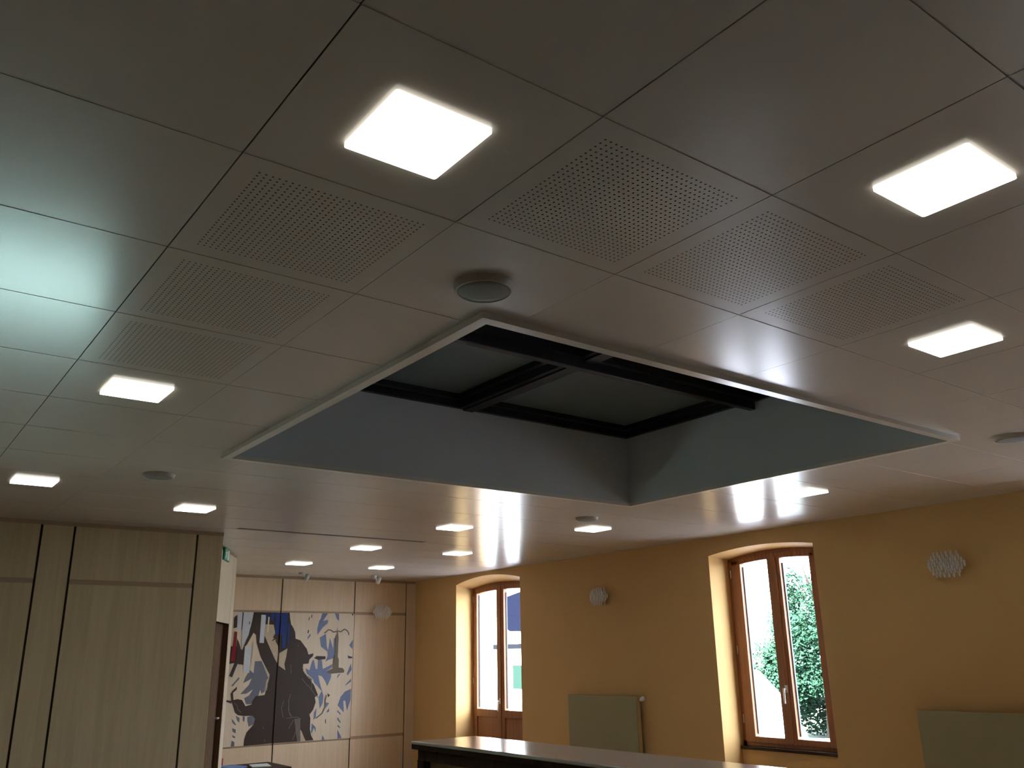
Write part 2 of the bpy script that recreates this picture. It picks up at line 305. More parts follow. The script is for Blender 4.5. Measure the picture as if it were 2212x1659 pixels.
('t',[(5.279,1.551),(5.277,1.476),(5.375,1.368),(5.369,1.362),(5.269,1.472),(5.271,1.551)]),
('t',[(4.777,1.406),(4.764,1.23),(4.756,1.23),(4.769,1.406)]),
('d',[(5.088,1.561),(5.102,1.443),(5.094,1.441),(5.08,1.559)]),
('d',[(5.177,1.821),(5.185,1.797),(5.177,1.795),(5.169,1.819)]),
('d',[(4.747,0.776),(4.753,0.748),(4.745,0.746),(4.739,0.774)]),
('d',[(4.777,0.62),(4.783,0.586),(4.775,0.584),(4.769,0.618)]),
('d',[(5.41,1.342),(5.341,1.397),(5.347,1.405),(5.416,1.35)])]
CZ = 2.748          # ceiling height
XW = 7.07           # right wall face
YF = 11.93          # far wall face
YL = 8.05           # near timber wall face
XL, YB = -3.4, -3.6 # walls behind the camera
# skylight well (inner faces)
WX0, WX1, WY0, WY1 = 1.65, 4.84, 2.33, 4.89
WT = 3.268          # top of the well

# ------------------------------------------------------------------ floor
f = MB().box(XL-.2, YB-.2, -0.1, XW+.55, YL+.14, 0.0).box(2.6, YL+.14, -.1, XW+.55, YF+.3, 0).build('floor', M['floor']); tag(f, 'brown plank floor of the hall', kind='structure')

# ------------------------------------------------------------------ ceiling of 60 cm laminate panels
cb = MB()
def rect_minus(r, h):
    x0, y0, x1, y1 = r; a, b, c, d = h
    if x1 <= a or x0 >= c or y1 <= b or y0 >= d: return [r]
    out = []
    if x0 < a: out.append((x0, y0, a, y1))
    if x1 > c: out.append((c, y0, x1, y1))
    xa, xb = max(x0, a), min(x1, c)
    if y0 < b: out.append((xa, y0, xb, b))
    if y1 > d: out.append((xa, d, xb, y1))
    return out
HOLE = (WX0-.02, WY0-.02, WX1+.02, WY1+.02)
TRK = (2.72, 7.69, 4.68, 7.77)      # slot of the partition track
PERF = {(0, 1), (0, 2), (0, 3), (1, 0), (2, 0), (3, 0)}
for i in range(-7, 12):
    for j in range(-9, 19):
        gx0 = 0.0020 if (i == 0 or (j < 1 and i > 0)) else 0.0009
        gx1 = 0.0020 if (i+1 == 0 or (j < 1 and i >= 0)) else 0.0009
        x0, x1 = TX0+TS*i+gx0, TX0+TS*(i+1)-gx1
        y0, y1 = TY0+TS*j+0.003, TY0+TS*(j+1)-0.003
        x0, x1, y0, y1 = max(x0, XL), min(x1, XW), max(y0, YB), min(y1, YF)
        out_ = (XL-1, YL+.1, 2.56, YF+1)
        if x1-x0 < .01 or y1-y0 < .01: continue
        for r in [r_ for h_ in rect_minus((x0, y0, x1, y1), HOLE) for r_ in rect_minus(h_, out_)]:
            for q in rect_minus(r, TRK):
                cb.box(q[0], q[1], CZ, q[2], q[3], CZ+.012, 1 if (i, j) in PERF else 0)
for r in ((XL-.2, YB-.2, XW+.55, YL+.14), (2.56, YL+.14, XW+.55, YF+.3)):
    for q in rect_minus(r, HOLE): cb.box(q[0], q[1], CZ+.02, q[2], q[3], CZ+.16, 2)
for j in range(-8, 19):     # bevelled long edges meet in a shallow groove
    yj = TY0+TS*j
    if yj < YB or yj > YF: continue
    for i in range(-7, 12):
        x0, x1 = max(TX0+TS*i+.002, XL), min(TX0+TS*(i+1)-.002, XW)
        for q in [r_ for h_ in rect_minus((x0, yj-.0031, x1, yj+.0031), HOLE) for r_ in rect_minus(h_, (XL-1, YL+.1, 2.56, YF+1))]:
            cb.box(q[0], q[1], CZ+.0018, q[2], q[3], CZ+.012, 3)
cb.box(TX0-.0022, YB, CZ+.004, TX0+.0022, YF, CZ+.010, 4)     # the open joints
for k in (1, 2): cb.box(TX0+TS*k-.0022, YB, CZ+.004, TX0+TS*k+.0022, TY0+TS, CZ+.010, 4)
c = cb.build('ceiling', [M['ceil'], M['perf'], M['gap'], M['soft'], M['black']]); tag(c, 'ceiling of warm white square panels', kind='structure')
tr = MB().box(TRK[0], TRK[1], CZ+.004, TRK[2], TRK[3], CZ+.018).build('partition_track', M['joint'])
tag(tr, 'thin dark partition track recessed in the ceiling near the timber wall corner', 'track')

# ------------------------------------------------------------------ skylight: well, trim, glazing
wl = MB()
wl.box(WX0-.12, WY0-.12, CZ+.16, WX0, WY1+.12, WT+.25); wl.box(WX1, WY0-.12, CZ+.16, WX1+.12, WY1+.12, WT+.25)
wl.box(WX0, WY0-.12, CZ+.16, WX1, WY0, WT+.25); wl.box(WX0, WY1, CZ+.16, WX1, WY1+.12, WT+.25)
for a in ((WX0-.02, WY0-.02, WX0, WY1+.02), (WX1, WY0-.02, WX1+.02, WY1+.02), (WX0, WY0-.02, WX1, WY0), (WX0, WY1, WX1, WY1+.02)):
    wl.box(a[0], a[1], CZ-.015, a[2], a[3], CZ+.16)
o = wl.build('trim_1', M['well']); tag(o, 'blue grey painted shaft of the roof light', kind='structure')
tm = MB(); T = .045
for z0, z1, e in ((CZ-.024, CZ, T),):
    tm.box(WX0-e, WY0-e, z0, WX0+.001, WY1+e, z1); tm.box(WX1-.001, WY0-e, z0, WX1+e, WY1+e, z1)
    tm.box(WX0, WY0-e, z0, WX1, WY0+.001, z1); tm.box(WX0, WY1-.001, z0, WX1, WY1+e, z1)
o = tm.build('trim_2', M['trim']); tag(o, 'white edge moulding round the roof light opening', kind='structure')
sk = empty('skylight', ((WX0+WX1)/2, (WY0+WY1)/2, WT), 'large dark steel framed roof light in its ceiling shaft', 'skylight')
BY = 3.60           # near side of the big beam
MB().box(WX0, BY, WT-.06, WX1-.012, BY+.048, WT+.12).build('beam', M['darkframe'], sk, bevel=.006)
fr = MB(); zb, zt = WT, WT+.085
def bay(y0, y1, xm=3.29, h=.04):
    for xa, xb in ((WX0, xm-h), (xm+h, WX1)):
        for e, za, zc in ((.035, zb, zt+.03), (.075, zb+.05, zt+.03)):
            fr.box(xa, y0, za, xa+e, y1, zc); fr.box(xb-e, y0, za, xb, y1, zc)
            fr.box(xa, y0, za, xb, y0+e, zc); fr.box(xa, y1-e, za, xb, y1, zc)
bay(WY0, BY); bay(BY+.048, WY1)
fr.build('frame', M['darkframe'], sk)
for ya, yb in ((WY0+.01, BY), (BY+.048, WY1-.01)):
    MB().box(3.25, ya, WT-.012, 3.33, yb, WT+.10).build('glazing_bar', M['darkframe'], sk)
    for xa, xb in ((WX0+.04, 3.25), (3.33, WX1-.04)):
        MB().box(xa, ya+.03, zt, xb, yb-.03, zt+.012).build('pane', M['blind'], sk)
MB().box(WX0-.12, WY0-.12, WT+.26, WX1+.12, WY1+.12, WT+.30).build('blocking_cover', M['darkframe'], sk)  # unseen lid added above the panes to block the sun

# ------------------------------------------------------------------ right wall with its arched niches
TH = .55; XI = 7.37   # XI: plane where the timber frames sit
# each opening: front y0,y1, rear y0,y1, front spring/crown, rear spring/crown, parapet top, sill behind frame
OP = [dict(f=(9.27, 10.79), r=(9.43, 10.82), fz=(2.615, 2.695), rz=(2.57, 2.625), sill=0.0),
      dict(f=(4.80, 6.05), r=(4.88, 6.06), fz=(2.565, 2.615), rz=(2.54, 2.595), sill=0.735),
      dict(f=(0.95, 2.32), r=(1.03, 2.33), fz=(2.565, 2.615), rz=(2.54, 2.595), sill=0.735)]
def arch(y0, y1, zs, zc, n=14):
    return [(y0+(y1-y0)*k/n, zs+(zc-zs)*(1-(2*k/n-1)**2)) for k in range(n+1)]
wm = MB(); prev_f = prev_r = YF
for q in OP:
    # pier between the previous opening and this one (front part splays, back part straight)
    wm.hexa([(XW, q['f'][1], 0), (XI, q['r'][1], 0), (XI, prev_r, 0), (XW, prev_f, 0), (XW, q['f'][1], CZ+.1), (XI, q['r'][1], CZ+.1), (XI, prev_r, CZ+.1), (XW, prev_f, CZ+.1)])
    wm.box(XI, q['r'][1], 0, XW+TH, prev_r, CZ+.1)
    af = arch(*q['f'], *q['fz']); ar = arch(*q['r'], *q['rz'])
    for k in range(len(af)-1):
        (a, za), (b, zb_) = af[k], af[k+1]; (c_, zc_), (d, zd) = ar[k], ar[k+1]
        wm.hexa([(XW, a, za), (XI, c_, zc_), (XI, d, zd), (XW, b, zb_), (XW, a, CZ+.1), (XI, c_, CZ+.1), (XI, d, CZ+.1), (XW, b, CZ+.1)])
        wm.hexa([(XI, c_, zc_), (XW+TH, c_, zc_), (XW+TH, d, zd), (XI, d, zd), (XI, c_, CZ+.1), (XW+TH, c_, CZ+.1), (XW+TH, d, CZ+.1), (XI, d, CZ+.1)])
    if q['sill']: wm.box(XI-.02, q['r'][0]-.03, 0, XW+TH, q['r'][1]+.03, q['sill'])
    prev_f, prev_r = q['f'][0], q['r'][0]
wm.hexa([(XW, YB, 0), (XI, YB, 0), (XI, prev_r, 0), (XW, prev_f, 0), (XW, YB, CZ+.1), (XI, YB, CZ+.1), (XI, prev_r, CZ+.1), (XW, prev_f, CZ+.1)])
wm.box(XI, YB, 0, XW+TH, prev_r, CZ+.1)
o = wm.build('wall_right', M['ochre']); tag(o, 'ochre yellow plaster wall with deep arched window niches', kind='structure')

# timber casements
def arc_z(y, y0, y1, zs, zc):
    u = 2*(y-y0)/(y1-y0)-1; return zs+(zc-zs)*(1-u*u)
def casement(name, q, label, zbot, panes, ptop, pbot, door=False, hz=1.26):
    (y0, y1), (zs, zc) = q['r'], q['rz']
    root = empty(name, (XI, (y0+y1)/2, zbot), label, kind='structure')
    X0, X1 = XI, XI+.07
    def arcband(ya, yb, zlo, x0, x1, drop=0, n=12):   # band from zlo(y) up to the arch
        m = MB()
        for k in range(n):
            a = ya+(yb-ya)*k/n; b = ya+(yb-ya)*(k+1)/n
            za, zb2 = arc_z(a, y0, y1, zs, zc)-drop, arc_z(b, y0, y1, zs, zc)-drop
            la, lb = zlo(a), zlo(b)
            m.hexa([(x0, a, la), (x1, a, la), (x1, b, lb), (x0, b, lb), (x0, a, za), (x1, a, za), (x1, b, zb2), (x0, b, zb2)])
        return m
    fm = arcband(y0, y1, lambda y: arc_z(y, y0, y1, zs, zc)-.035, X0+.012, X1+.02)
    j = .045
    fm.box(X0+.012, y0, zbot, X1+.02, y0+j, zs-.01); fm.box(X0+.012, y1-j, zbot, X1+.02, y1, zs-.01); fm.box(X0+.012, y0, zbot, X1+.02, y1, zbot+.05)
    fm.build('frame', M['pine'], root, bevel=.004)
    mid = (y0+y1)/2 if not door else 10.135
    leaves = ((y0+j, mid-.002, panes[0]), (mid+.002, y1-j, panes[1]))
    for a, b, (pa, pb) in leaves:
        def ptopf(y):
            u = (y-y0)/(y1-y0)*2-1; return ptop[0]+(ptop[1]-ptop[0])*(1-u*u)
        lm = arcband(a, b, lambda y: ptopf(y) if pa < y < pb else ptopf(y), X0, X1, .03)
        lz = zbot+.03
        lm.box(X0, a, lz, X1, pa, ptop[1]+.015); lm.box(X0, pb, lz, X1, b, ptop[1]+.015); 
        if not door: lm.box(X0, pa-.001, lz, X1, pb+.001, pbot)
        else:
            lm.box(X0, pa-.001, pbot-.10, X1, pb+.001, pbot); lm.box(X0, pa-.001, lz, X1, pb+.001, lz+.18)
        leaf = lm.build('sash', M['pine'], root, bevel=.006)
        if door:
            MB().box(X0+.022, pa-.001, lz+.17, X1-.02, pb+.001, pbot-.09).build('lower_panel', M['pine'], leaf)
        gm = MB().box(X0+.030, pa-.005, pbot-.005, X0+.036, pb+.005, ptop[1]+.02); gm.build('pane', M['pane'], leaf)
        sm = MB(); 
        sm.box(X0+.040, pa, pbot+.02, X0+.062, pa+.012, ptop[0]-.01); sm.box(X0+.040, pb-.012, pbot+.02, X0+.062, pb, ptop[0]-.01)
        sm.build('glazing_seal', M['seal'], leaf)
    # meeting strip, hinges, handle
    MB().box(X0-.014, mid-.022, zbot+.05, X0+.001, mid+.022, zs-.02).build('meeting_strip', M['pine'], root, bevel=.004)
    for z in (zbot+.25, (zbot+zs)/2, zs-.15):
        MB().tube((X0-.006, y1-j+.004, z-.04), (X0-.006, y1-j+.004, z+.04), .007).build('hinge', M['steel'], root)
    hd = MB().box(X0-.020, mid-.014, hz-.035, X0-.012, mid+.014, hz+.035)
    hd.tube((X0-.015, mid, hz), (X0-.055, mid, hz), .008); hd.tube((X0-.052, mid, hz+.008), (X0-.052, mid+.004, hz-.13), .009, .008)
    hd.build('handle', M['steel'], root, bevel=.002)
    if not door:
        MB().box(X0-.045, y0-.02, zbot-.03, X1, y1+.02, zbot).build('sill', M['dark'], root, bevel=.004)
    return root
casement('window_1', OP[0], 'French window with wooden lower panels in the arched niche nearest the far timber wall', 0.02, ((9.56, 10.05), (10.22, 10.71)), (2.485, 2.52), .925, True, 1.04)
casement('window_2', OP[1], 'arched two leaf wooden window with a green tree behind it', .735, ((5.07, 5.41), (5.56, 5.90)), (2.465, 2.505), .825, False, 1.27)
casement('window_3', OP[2], 'wooden window further along the ochre wall', .735, ((1.16, 1.60), (1.76, 2.20)), (2.465, 2.505), .825, False, 1.27)

# ------------------------------------------------------------------ timber walls
def panel_wall(m, x0, x1, joints, seams, y, hole=None, base=0.0, t=.02, top=CZ-.035):
    """veneered panels between vertical joints; materials 0 panel, 1 joint, 2 seam"""
    xs = [x0]+joints+[x1]
    for a, b in zip(xs[:-1], xs[1:]):
        g = .009; narrow = (b-a) < .4; prev = base if hole and hole[0]-.01 < a and b < hole[1]+.01 else 0.0
        for z in ([] if narrow else [q_ for q_ in seams if q_ > prev+.05]):
            m.box(a+g, y, prev, b-g, y+t, z-.02); m.box(a+g, y+.007, z-.02, b-g, y+t, z+.02, 2); prev = z+.02
        m.box(a+g, y, prev, b-g, y+t, top)
    if not hole: m.box(x0, y+t, 0, x1, y+.14, CZ+.1, 1)
    else:
        h0, h1, hz0, hz1 = hole
        m.box(x0, y+t, 0, h0, y+.14, CZ+.1, 1); m.box(h1, y+t, 0, x1, y+.14, CZ+.1, 1)
        m.box(h0, y+t, 0, h1, y+.14, hz0, 1); m.box(h0, y+t, hz1, h1, y+.14, CZ+.1, 1); m.box(h0, y, 0, h1, y+t, hz0, 0); m.box(h0, y, hz1, h1, y+t, base, 0)
    return m
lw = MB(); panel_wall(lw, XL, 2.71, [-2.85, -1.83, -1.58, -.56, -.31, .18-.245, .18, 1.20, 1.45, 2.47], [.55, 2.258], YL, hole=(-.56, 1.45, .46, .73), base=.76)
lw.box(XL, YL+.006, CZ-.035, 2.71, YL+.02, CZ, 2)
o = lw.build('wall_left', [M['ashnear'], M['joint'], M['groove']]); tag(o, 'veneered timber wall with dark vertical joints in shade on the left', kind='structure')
wd = empty('glow_window', (.45, YL+.05, .46), 'unseen low tinted window band added in the left timber wall for the ceiling glow', kind='structure')  # unseen window, added as the source of the teal ceiling glow
fm = MB().box(-.56, YL+.02, .46, 1.45, YL+.09, .475).box(-.56, YL+.02, .71, 1.45, YL+.09, .73)
for xx in (-.56, .43, 1.42): fm.box(xx, YL+.02, .475, xx+.03, YL+.09, .71)
fm.build('frame', M['dark'], wd)
for xx in (-.53, .46): MB().box(xx, YL+.05, .475, xx+.96, YL+.058, .71).build('pane', M['teal_pane'], wd)
fw = MB(); panel_wall(fw, 3.0, XW+.009, [3.63, 3.88, 4.90, 6.03, 6.90], [.555, 2.258], YF)
fw.box(3.0, YF+.006, CZ-.035, XW, YF+.02, CZ, 2)
o = fw.build('wall_far', [M['ash'], M['joint'], M['groove']]); tag(o, 'pale veneered timber wall at the far end', kind='structure')
# oblique wall with the brown door
u = Vector((.43, .76, 0)).normalized(); nrm = Vector((u.y, -u.x, 0))   # nrm faces the room
A = Vector((3.39, 9.67, 0))
def ob(m, s0, s1, z0, z1, d0, d1, mi=0):
    p = [A+u*s0+nrm*d0, A+u*s1+nrm*d0, A+u*s1+nrm*d1, A+u*s0+nrm*d1]
    return m.hexa([(q.x, q.y, z0) for q in p]+[(q.x, q.y, z1) for q in p], mi)
dw = MB(); ob(dw, .006, .19, 0, CZ-.03, -.11, 0); ob(dw, -1.02, -.004, 2.0, CZ-.03, -.11, 0); ob(dw, -1.40, -1.03, 0, CZ-.03, -.11, 0)
ob(dw, -1.40, .19, 2.0, CZ+.1, -.14, -.011, 1); ob(dw, -.004, .006, 2.0, CZ-.03, -.11, -.01, 1); ob(dw, -.004, .006, 0, 2.0, -.11, -.004, 3); ob(dw, -1.03, -1.02, 0, 2.0, -.11, -.004, 3); ob(dw, -1.4, .19, CZ-.03, CZ+.05, -.11, -.008, 2)
E1 = A+u*.19
dw.box(2.56, YL+.14, 0, 2.70, 8.55, CZ+.1, 0); ob(dw, -1.40, .19, 0, CZ+.1, -.20, -.14, 1)
dw.hexa([(3.2, E1.y-.02, 0), (3.44, E1.y-.05, 0), (3.44, YF+.1, 0), (3.2, YF+.1, 0), (3.2, E1.y-.02, CZ+.1), (3.44, E1.y-.05, CZ+.1), (3.44, YF+.1, CZ+.1), (3.2, YF+.1, CZ+.1)], 0)
o = dw.build('wall_oblique', [M['ashpale'], M['joint'], M['groove'], M['door']]); tag(o, 'pale timber wall set at an angle with a dark doorway', kind='structure')
dr = empty('door_1', A-u*.5, 'dark brown door in the oblique timber wall', kind='structure')
ob(MB(), -1.02, -.006, 0.005, 1.995, -.10, -.06).build('door_leaf', M['door'], dr)
h = MB(); p = A-u*.12+nrm*-.06; h.tube((p.x, p.y, 1.05), tuple(p+nrm*.05+Vector((0, 0, 1.05))), .01); q = p+nrm*.05; h.tube((q.x, q.y, 1.05), tuple(q-u*.12+Vector((0, 0, 1.05))), .009)
h.build('door_handle', M['steel'], dr)
# walls behind the camera and on the left
o = MB().box(XL-.15, YB, 0, XL, YL+.1, CZ+.1).build('wall_side', M['ash']); tag(o, 'timber wall on the far left out of view', kind='structure')
o = MB().box(XL-.15, YB-.15, 0, XW+TH, YB, CZ+.1).build('wall_back', M['ochre']); tag(o, 'ochre wall behind the camera', kind='structure')
o = MB().box(2.6, YF+.14, -.4, XW+TH, YF+.3, CZ+.1).build('wall_outer', M['render']); tag(o, 'outer wall of the building', kind='structure')

# ------------------------------------------------------------------ mural on the far wall
mu = empty('mural', (5.0, YF, 1.4), 'painted mural of a dark brown figure with blue, white and red bars', 'mural')
MM = {'g': (.13, .13, .16), 's': (.14, .17, .29), 'b': (.040, .024, .018), 'w': (.50, .52, .56), 't': (.46, .36, .25), 'c': (.62, .54, .40), 'r': (.20, .004, .012), 'u': (.010, .032, .17), 'k': (.13, .10, .065), 'd': (.13, .105, .09)}
keys = list(MM); mmats = [mat('mural_paint_'+n, MM[k], .5, .3, noise=.12, nscale=14) for k, n in zip(keys, ['grey', 'slate_blue', 'dark_brown', 'white', 'tan', 'cream', 'red', 'blue', 'khaki', 'chalk'])]
mbase = wood_mat('mural_ground', (0.56, 0.46, 0.34), (0.64, 0.53, 0.40), 0.4)
pa = MB().box(3.9, YF-.006, .555, 6.03, YF-.0002, 2.252, len(keys))
for i, (k, pts) in enumerate(MURAL):
    y = YF-.0064-.00012*i; pv = [Vector((x, 0, min(max(z, .556), 2.251))) for x, z in pts]
    try: tri = tessellate_polygon([pv])
    except Exception: continue
    vs = [(v.x, y, v.z) for v in pv]
    fs = []
    for t in tri:
        a, b, c_ = (pv[t[0]], pv[t[1]], pv[t[2]])
        nyy = (b-a).cross(c_-a).y
        fs.append(tuple(t) if nyy < 0 else tuple(reversed(t)))
    pa.add(vs, fs, keys.index(k))
pa.build('painting', mmats+[mbase], mu, fix=False)
MB().box(4.896, YF-.022, .555, 4.904, YF-.004, 2.252).build('panel_joint', M['joint'], mu)

# ------------------------------------------------------------------ ceiling lamps
def lamp_at(x, y, label):
    r = empty('ceiling_lamp', (x, y, CZ), label, 'lamp', 'square luminous panels on the ceiling')
    return r
LH = .125
proto = lamp_at(.875, 1.503, 'nearest and largest looking square ceiling lamp, left of the picture centre')
fm = MB().box(.875-LH+.004, 1.503-LH+.004, CZ-.0045, .875+LH-.004, 1.503+LH-.004, CZ+.002); fm.build('frame', M['lampf'], proto)
pts = []
for cx, cy, a0 in ((1, 1, 0), (-1, 1, 90), (-1, -1, 180), (1, -1, 270)):
    for k in range(5):
        t = math.radians(a0+22.5*k); rr = .008
        pts.append((.875+cx*(LH-rr)+rr*math.cos(t), 1.503+cy*(LH-rr)+rr*math.sin(t), CZ-.012))
dm = MB().prism(pts, (0, 0, .011)); nt = len(pts)-2
dm.m = [1]*len(dm.m)
for i_, f_ in enumerate(dm.f):
    if all(dm.v[q_][2] < CZ-.0115 for q_ in f_): dm.m[i_] = 0
dm.build('diffuser', [M['lampw'], M['lamps']], proto)
LAMPS = [(2.075, .898, 'square ceiling lamp at the upper right of the picture'), (3.285, 1.49, 'square ceiling lamp near the right edge, beyond the perforated panels'),
 (.87, 3.88, 'square ceiling lamp left of the roof light'), (.855, 6.29, 'square ceiling lamp at the left edge, in front of the timber wall'), (2.06, 6.85, 'square ceiling lamp close to the corner of the dark timber wall'),
 (4.37, 6.70, 'square ceiling lamp beyond the roof light, left of the window reflection'), (5.55, 6.12, 'square ceiling lamp beyond the far corner of the roof light, near a speaker'), (5.63, 3.84, 'square ceiling lamp between the roof light and the tree window'),
 (4.38, 8.45, 'square ceiling lamp just beyond the end of the partition track'), (5.52, 8.40, 'square ceiling lamp in front of the French window'), (4.39, 10.22, 'farthest left square ceiling lamp, above the mural'), (5.53, 10.22, 'farthest right square ceiling lamp, near the far timber wall')]
for x, y, lb in LAMPS:
    c_ = copy_tree(proto); c_.location = (x, y, CZ); c_['label'] = lb

# ------------------------------------------------------------------ ceiling loudspeakers
def speaker():
    r = empty('ceiling_speaker', (1.485, 2.11, CZ), 'round grey ceiling speaker beside the near corner of the roof light', 'speaker', 'round speakers in the ceiling')
    MB().lathe((1.485, 2.11, CZ), (0, 0, -1), [(.099, -.002), (.100, .002), (.097, .004), (.094, .019), (.091, .022), (.088, .0215), (.086, .018)], 40).build('ring', M['ring'], r, fix=False)
    MB().lathe((1.485, 2.11, CZ), (0, 0, -1), [(.0875, .017), (.0875, .020), (.06, .022), (.001, .023)], 40).build('grille', M['grille'], r, fix=False)
    return r
sp0 = speaker()
for x, y, lb in ((1.465, 5.68, 'round ceiling speaker in the shade, left of the roof light'), (5.05, 5.64, 'round ceiling speaker beyond the far corner of the roof light'), (5.14, 2.12, 'round ceiling speaker at the right edge of the picture')):
    c_ = copy_tree(sp0); c_.location = (x, y, CZ); c_['label'] = lb

# ------------------------------------------------------------------ spot heads in front of the far wall
def spot():
    r = empty('spotlight', (4.95, 11.30, CZ), 'small white spotlight on the ceiling above the mural', 'spotlight', 'small white spotlights by the far wall')
    MB().tube((4.90, 11.30, CZ-.03), (4.90, 11.30, CZ), .04, n=20).build('base', M['ring'], r)
    MB().tube((4.90, 11.30, CZ-.03), (4.97, 11.30, CZ-.06), .010).build('arm', M['spotw'], r)
    MB().lathe((4.955, 11.28, CZ-.10), (.45, .5, .55), [(.001, 0), (.028, 0), (.030, .005), (.033, .10), (.028, .105), (.001, .095)], 20).build('head', M['spotw'], r, fix=False)
    return r
s0 = spot(); c_ = copy_tree(s0); c_.location = (6.02, 11.25, CZ); c_['label'] = 'small white spotlight on the ceiling right of the mural'

# ------------------------------------------------------------------ crystal wall lights
def sconce(loc, label):
    x, y, z = loc; rnd = random.Random(3)
    r = empty('wall_light', (x, y, z), label, 'wall light', 'crystal wall lights')
    MB().lathe((x, y, z), (-1, 0, 0), [(.001, .012), (.055, .012), (.06, .008), (.06, 0), (.001, 0)], 28).build('backplate', M['steel'], r, fix=False)
    MB().lathe((x-.012, y, z), (-1, 0, 0), [(.03, 0), (.03, .03), (.022, .045), (.001, .05)], 20).build('lamp_holder', M['white'], r, fix=False)
    rod = None; k = 0
    for row in range(-3, 4):
        n = 9-abs(row)
        for i in range(n):
            yy = (i-(n-1)/2)*.037; zz = row*.026
            e = 1-(yy/.18)**2-(zz/.105)**2
            if e < .02: continue
            d = .035+.06*math.sqrt(e)+rnd.uniform(-.006, .006)
            px, py, pz = x-d, y+yy+rnd.uniform(-.004, .004), z+zz+rnd.uniform(-.004, .004)
            if rod is None:
                rod = MB().lathe((px, py, pz), (0, 0, -1), [(.0005, -.026), (.007, -.022), (.009, -.016), (.009, .016), (.006, .023), (.0005, .026)], 10).build('glass_drop', M['glass'], r, fix=False)
                base = Vector((px, py, pz))
            else:
                c2 = rod.copy(); C.objects.link(c2); c2.parent = r; c2.matrix_parent_inverse = rod.matrix_parent_inverse.copy(); c2.location = Vector((px, py, pz))-base
    wires = MB()
    for row in range(-3, 4, 2):
        wires.tube((x-.008, y, z+row*.01), (x-.05, y-.1, z+row*.028), .0018, n=6); wires.tube((x-.008, y, z+row*.01), (x-.05, y+.1, z+row*.028), .0018, n=6)
    wires.build('wire', M['steel'], r)
    return r
sc1 = sconce((XW, 3.56, 2.255), 'crystal wall light on the ochre wall right of the tree window')
c_ = copy_tree(sc1); c_.location = (XW, 7.68, 2.262); c_['label'] = 'crystal wall light on the ochre wall between the two windows'
c_ = copy_tree(sc1); c_.location = (6.46, YF, 2.28); c_.rotation_euler = (0, 0, math.pi/2); c_['label'] = 'crystal wall light on the pale timber wall right of the mural'

# ------------------------------------------------------------------ flat radiators
def radiator(y0, y1, ztop, label):
    r = empty('radiator', (XW-.1, (y0+y1)/2, .12), label, 'radiator', 'flat panel radiators')
    MB().box(XW-.100, y0, .15, XW-.088, y1, ztop).build('front_panel', M['rad'], r, bevel=.004)
    s = MB().box(XW-.087, y0+.006, .16, XW-.035, y0+.012, ztop-.008).box(XW-.087, y1-.012, .16, XW-.035, y1-.006, ztop-.008)
    s.build('side_cheek', M['radside'], r)
    g = MB()
    for k in range(40):
        ya = y0+.02+(y1-y0-.04)*k/40; g.box(XW-.085, ya, ztop-.012, XW-.036, ya+.012, ztop-.006)
    g.box(XW-.085, y0+.012, .16, XW-.06, y1-.012, ztop-.02); g.build('grille', M['rad'], r)
    v = MB().tube((XW-.055, y0+.01, ztop-.04), (XW-.055, y0-.03, ztop-.03), .012)
    vo = v.build('valve', M['steel'], r)
    MB().lathe((XW-.055, y0-.022, ztop-.034), (-.2, -1, .25), [(.001, 0), (.019, 0), (.023, .01), (.024, .05), (.020, .062), (.001, .066)], 20).build('thermostat_head', M['white'], vo, fix=False)
    b = MB().box(XW-.036, y0+.15, .3, XW-.001, y0+.18, ztop-.05).box(XW-.036, y1-.18, .3, XW-.001, y1-.15, ztop-.05).box(XW-.09, y0+.1, 0, XW-.06, y0+.13, .16).box(XW-.09, y1-.13, 0, XW-.06, y1-.1, .16); b.build('bracket', M['radside'], r)
    return r
radiator(7.12, 8.25, 1.18, 'flat grey green radiator with a white valve between the two windows')
radiator(3.05, 3.97, 1.15, 'flat grey green radiator at the lower right corner')

# ------------------------------------------------------------------ bar counter
CX0, CX1, CY1, CY0 = 3.065, 3.565, 5.20, -1.2
bc = empty('bar_counter', (3.3, 2, 0), 'long dark framed bar counter under a glossy light grey top', 'counter')
MB().box(CX0, CY0, 1.080, CX1, CY1, 1.100).build('countertop', M['ctop'], bc, bevel=.006)
MB().box(CX0+.002, CY0, 1.052, CX1-.002, CY1-.002, 1.082).build('edge_strip', M['dark'], bc, bevel=.001)
MB().box(CX0+.035, CY0+.03, .985, CX1-.03, CY1-.03, 1.056).build('rail', M['dark'], bc)
y = CY1-.04
while y > CY0+.1:
    MB().box(CX0+.025, y-.075, 0, CX0+.11, y, .99).build('post', M['dark'], bc)
    y2 = max(y-.86, CY0+.1)
    MB().box(CX0+.075, y2, .08, CX0+.095, y-.075, .985).build('front_panel', M['cpanel'], bc)
    y -= .86
MB().box(CX1-.08, CY0+.03, 0, CX1-.05, CY1-.05, .99).build('back_panel', M['cpanel'], bc)
MB().box(CX0+.11, CY1-.075, 0, CX1-.05, CY1-.045, .99).build('end_panel', M['cpanel'], bc)

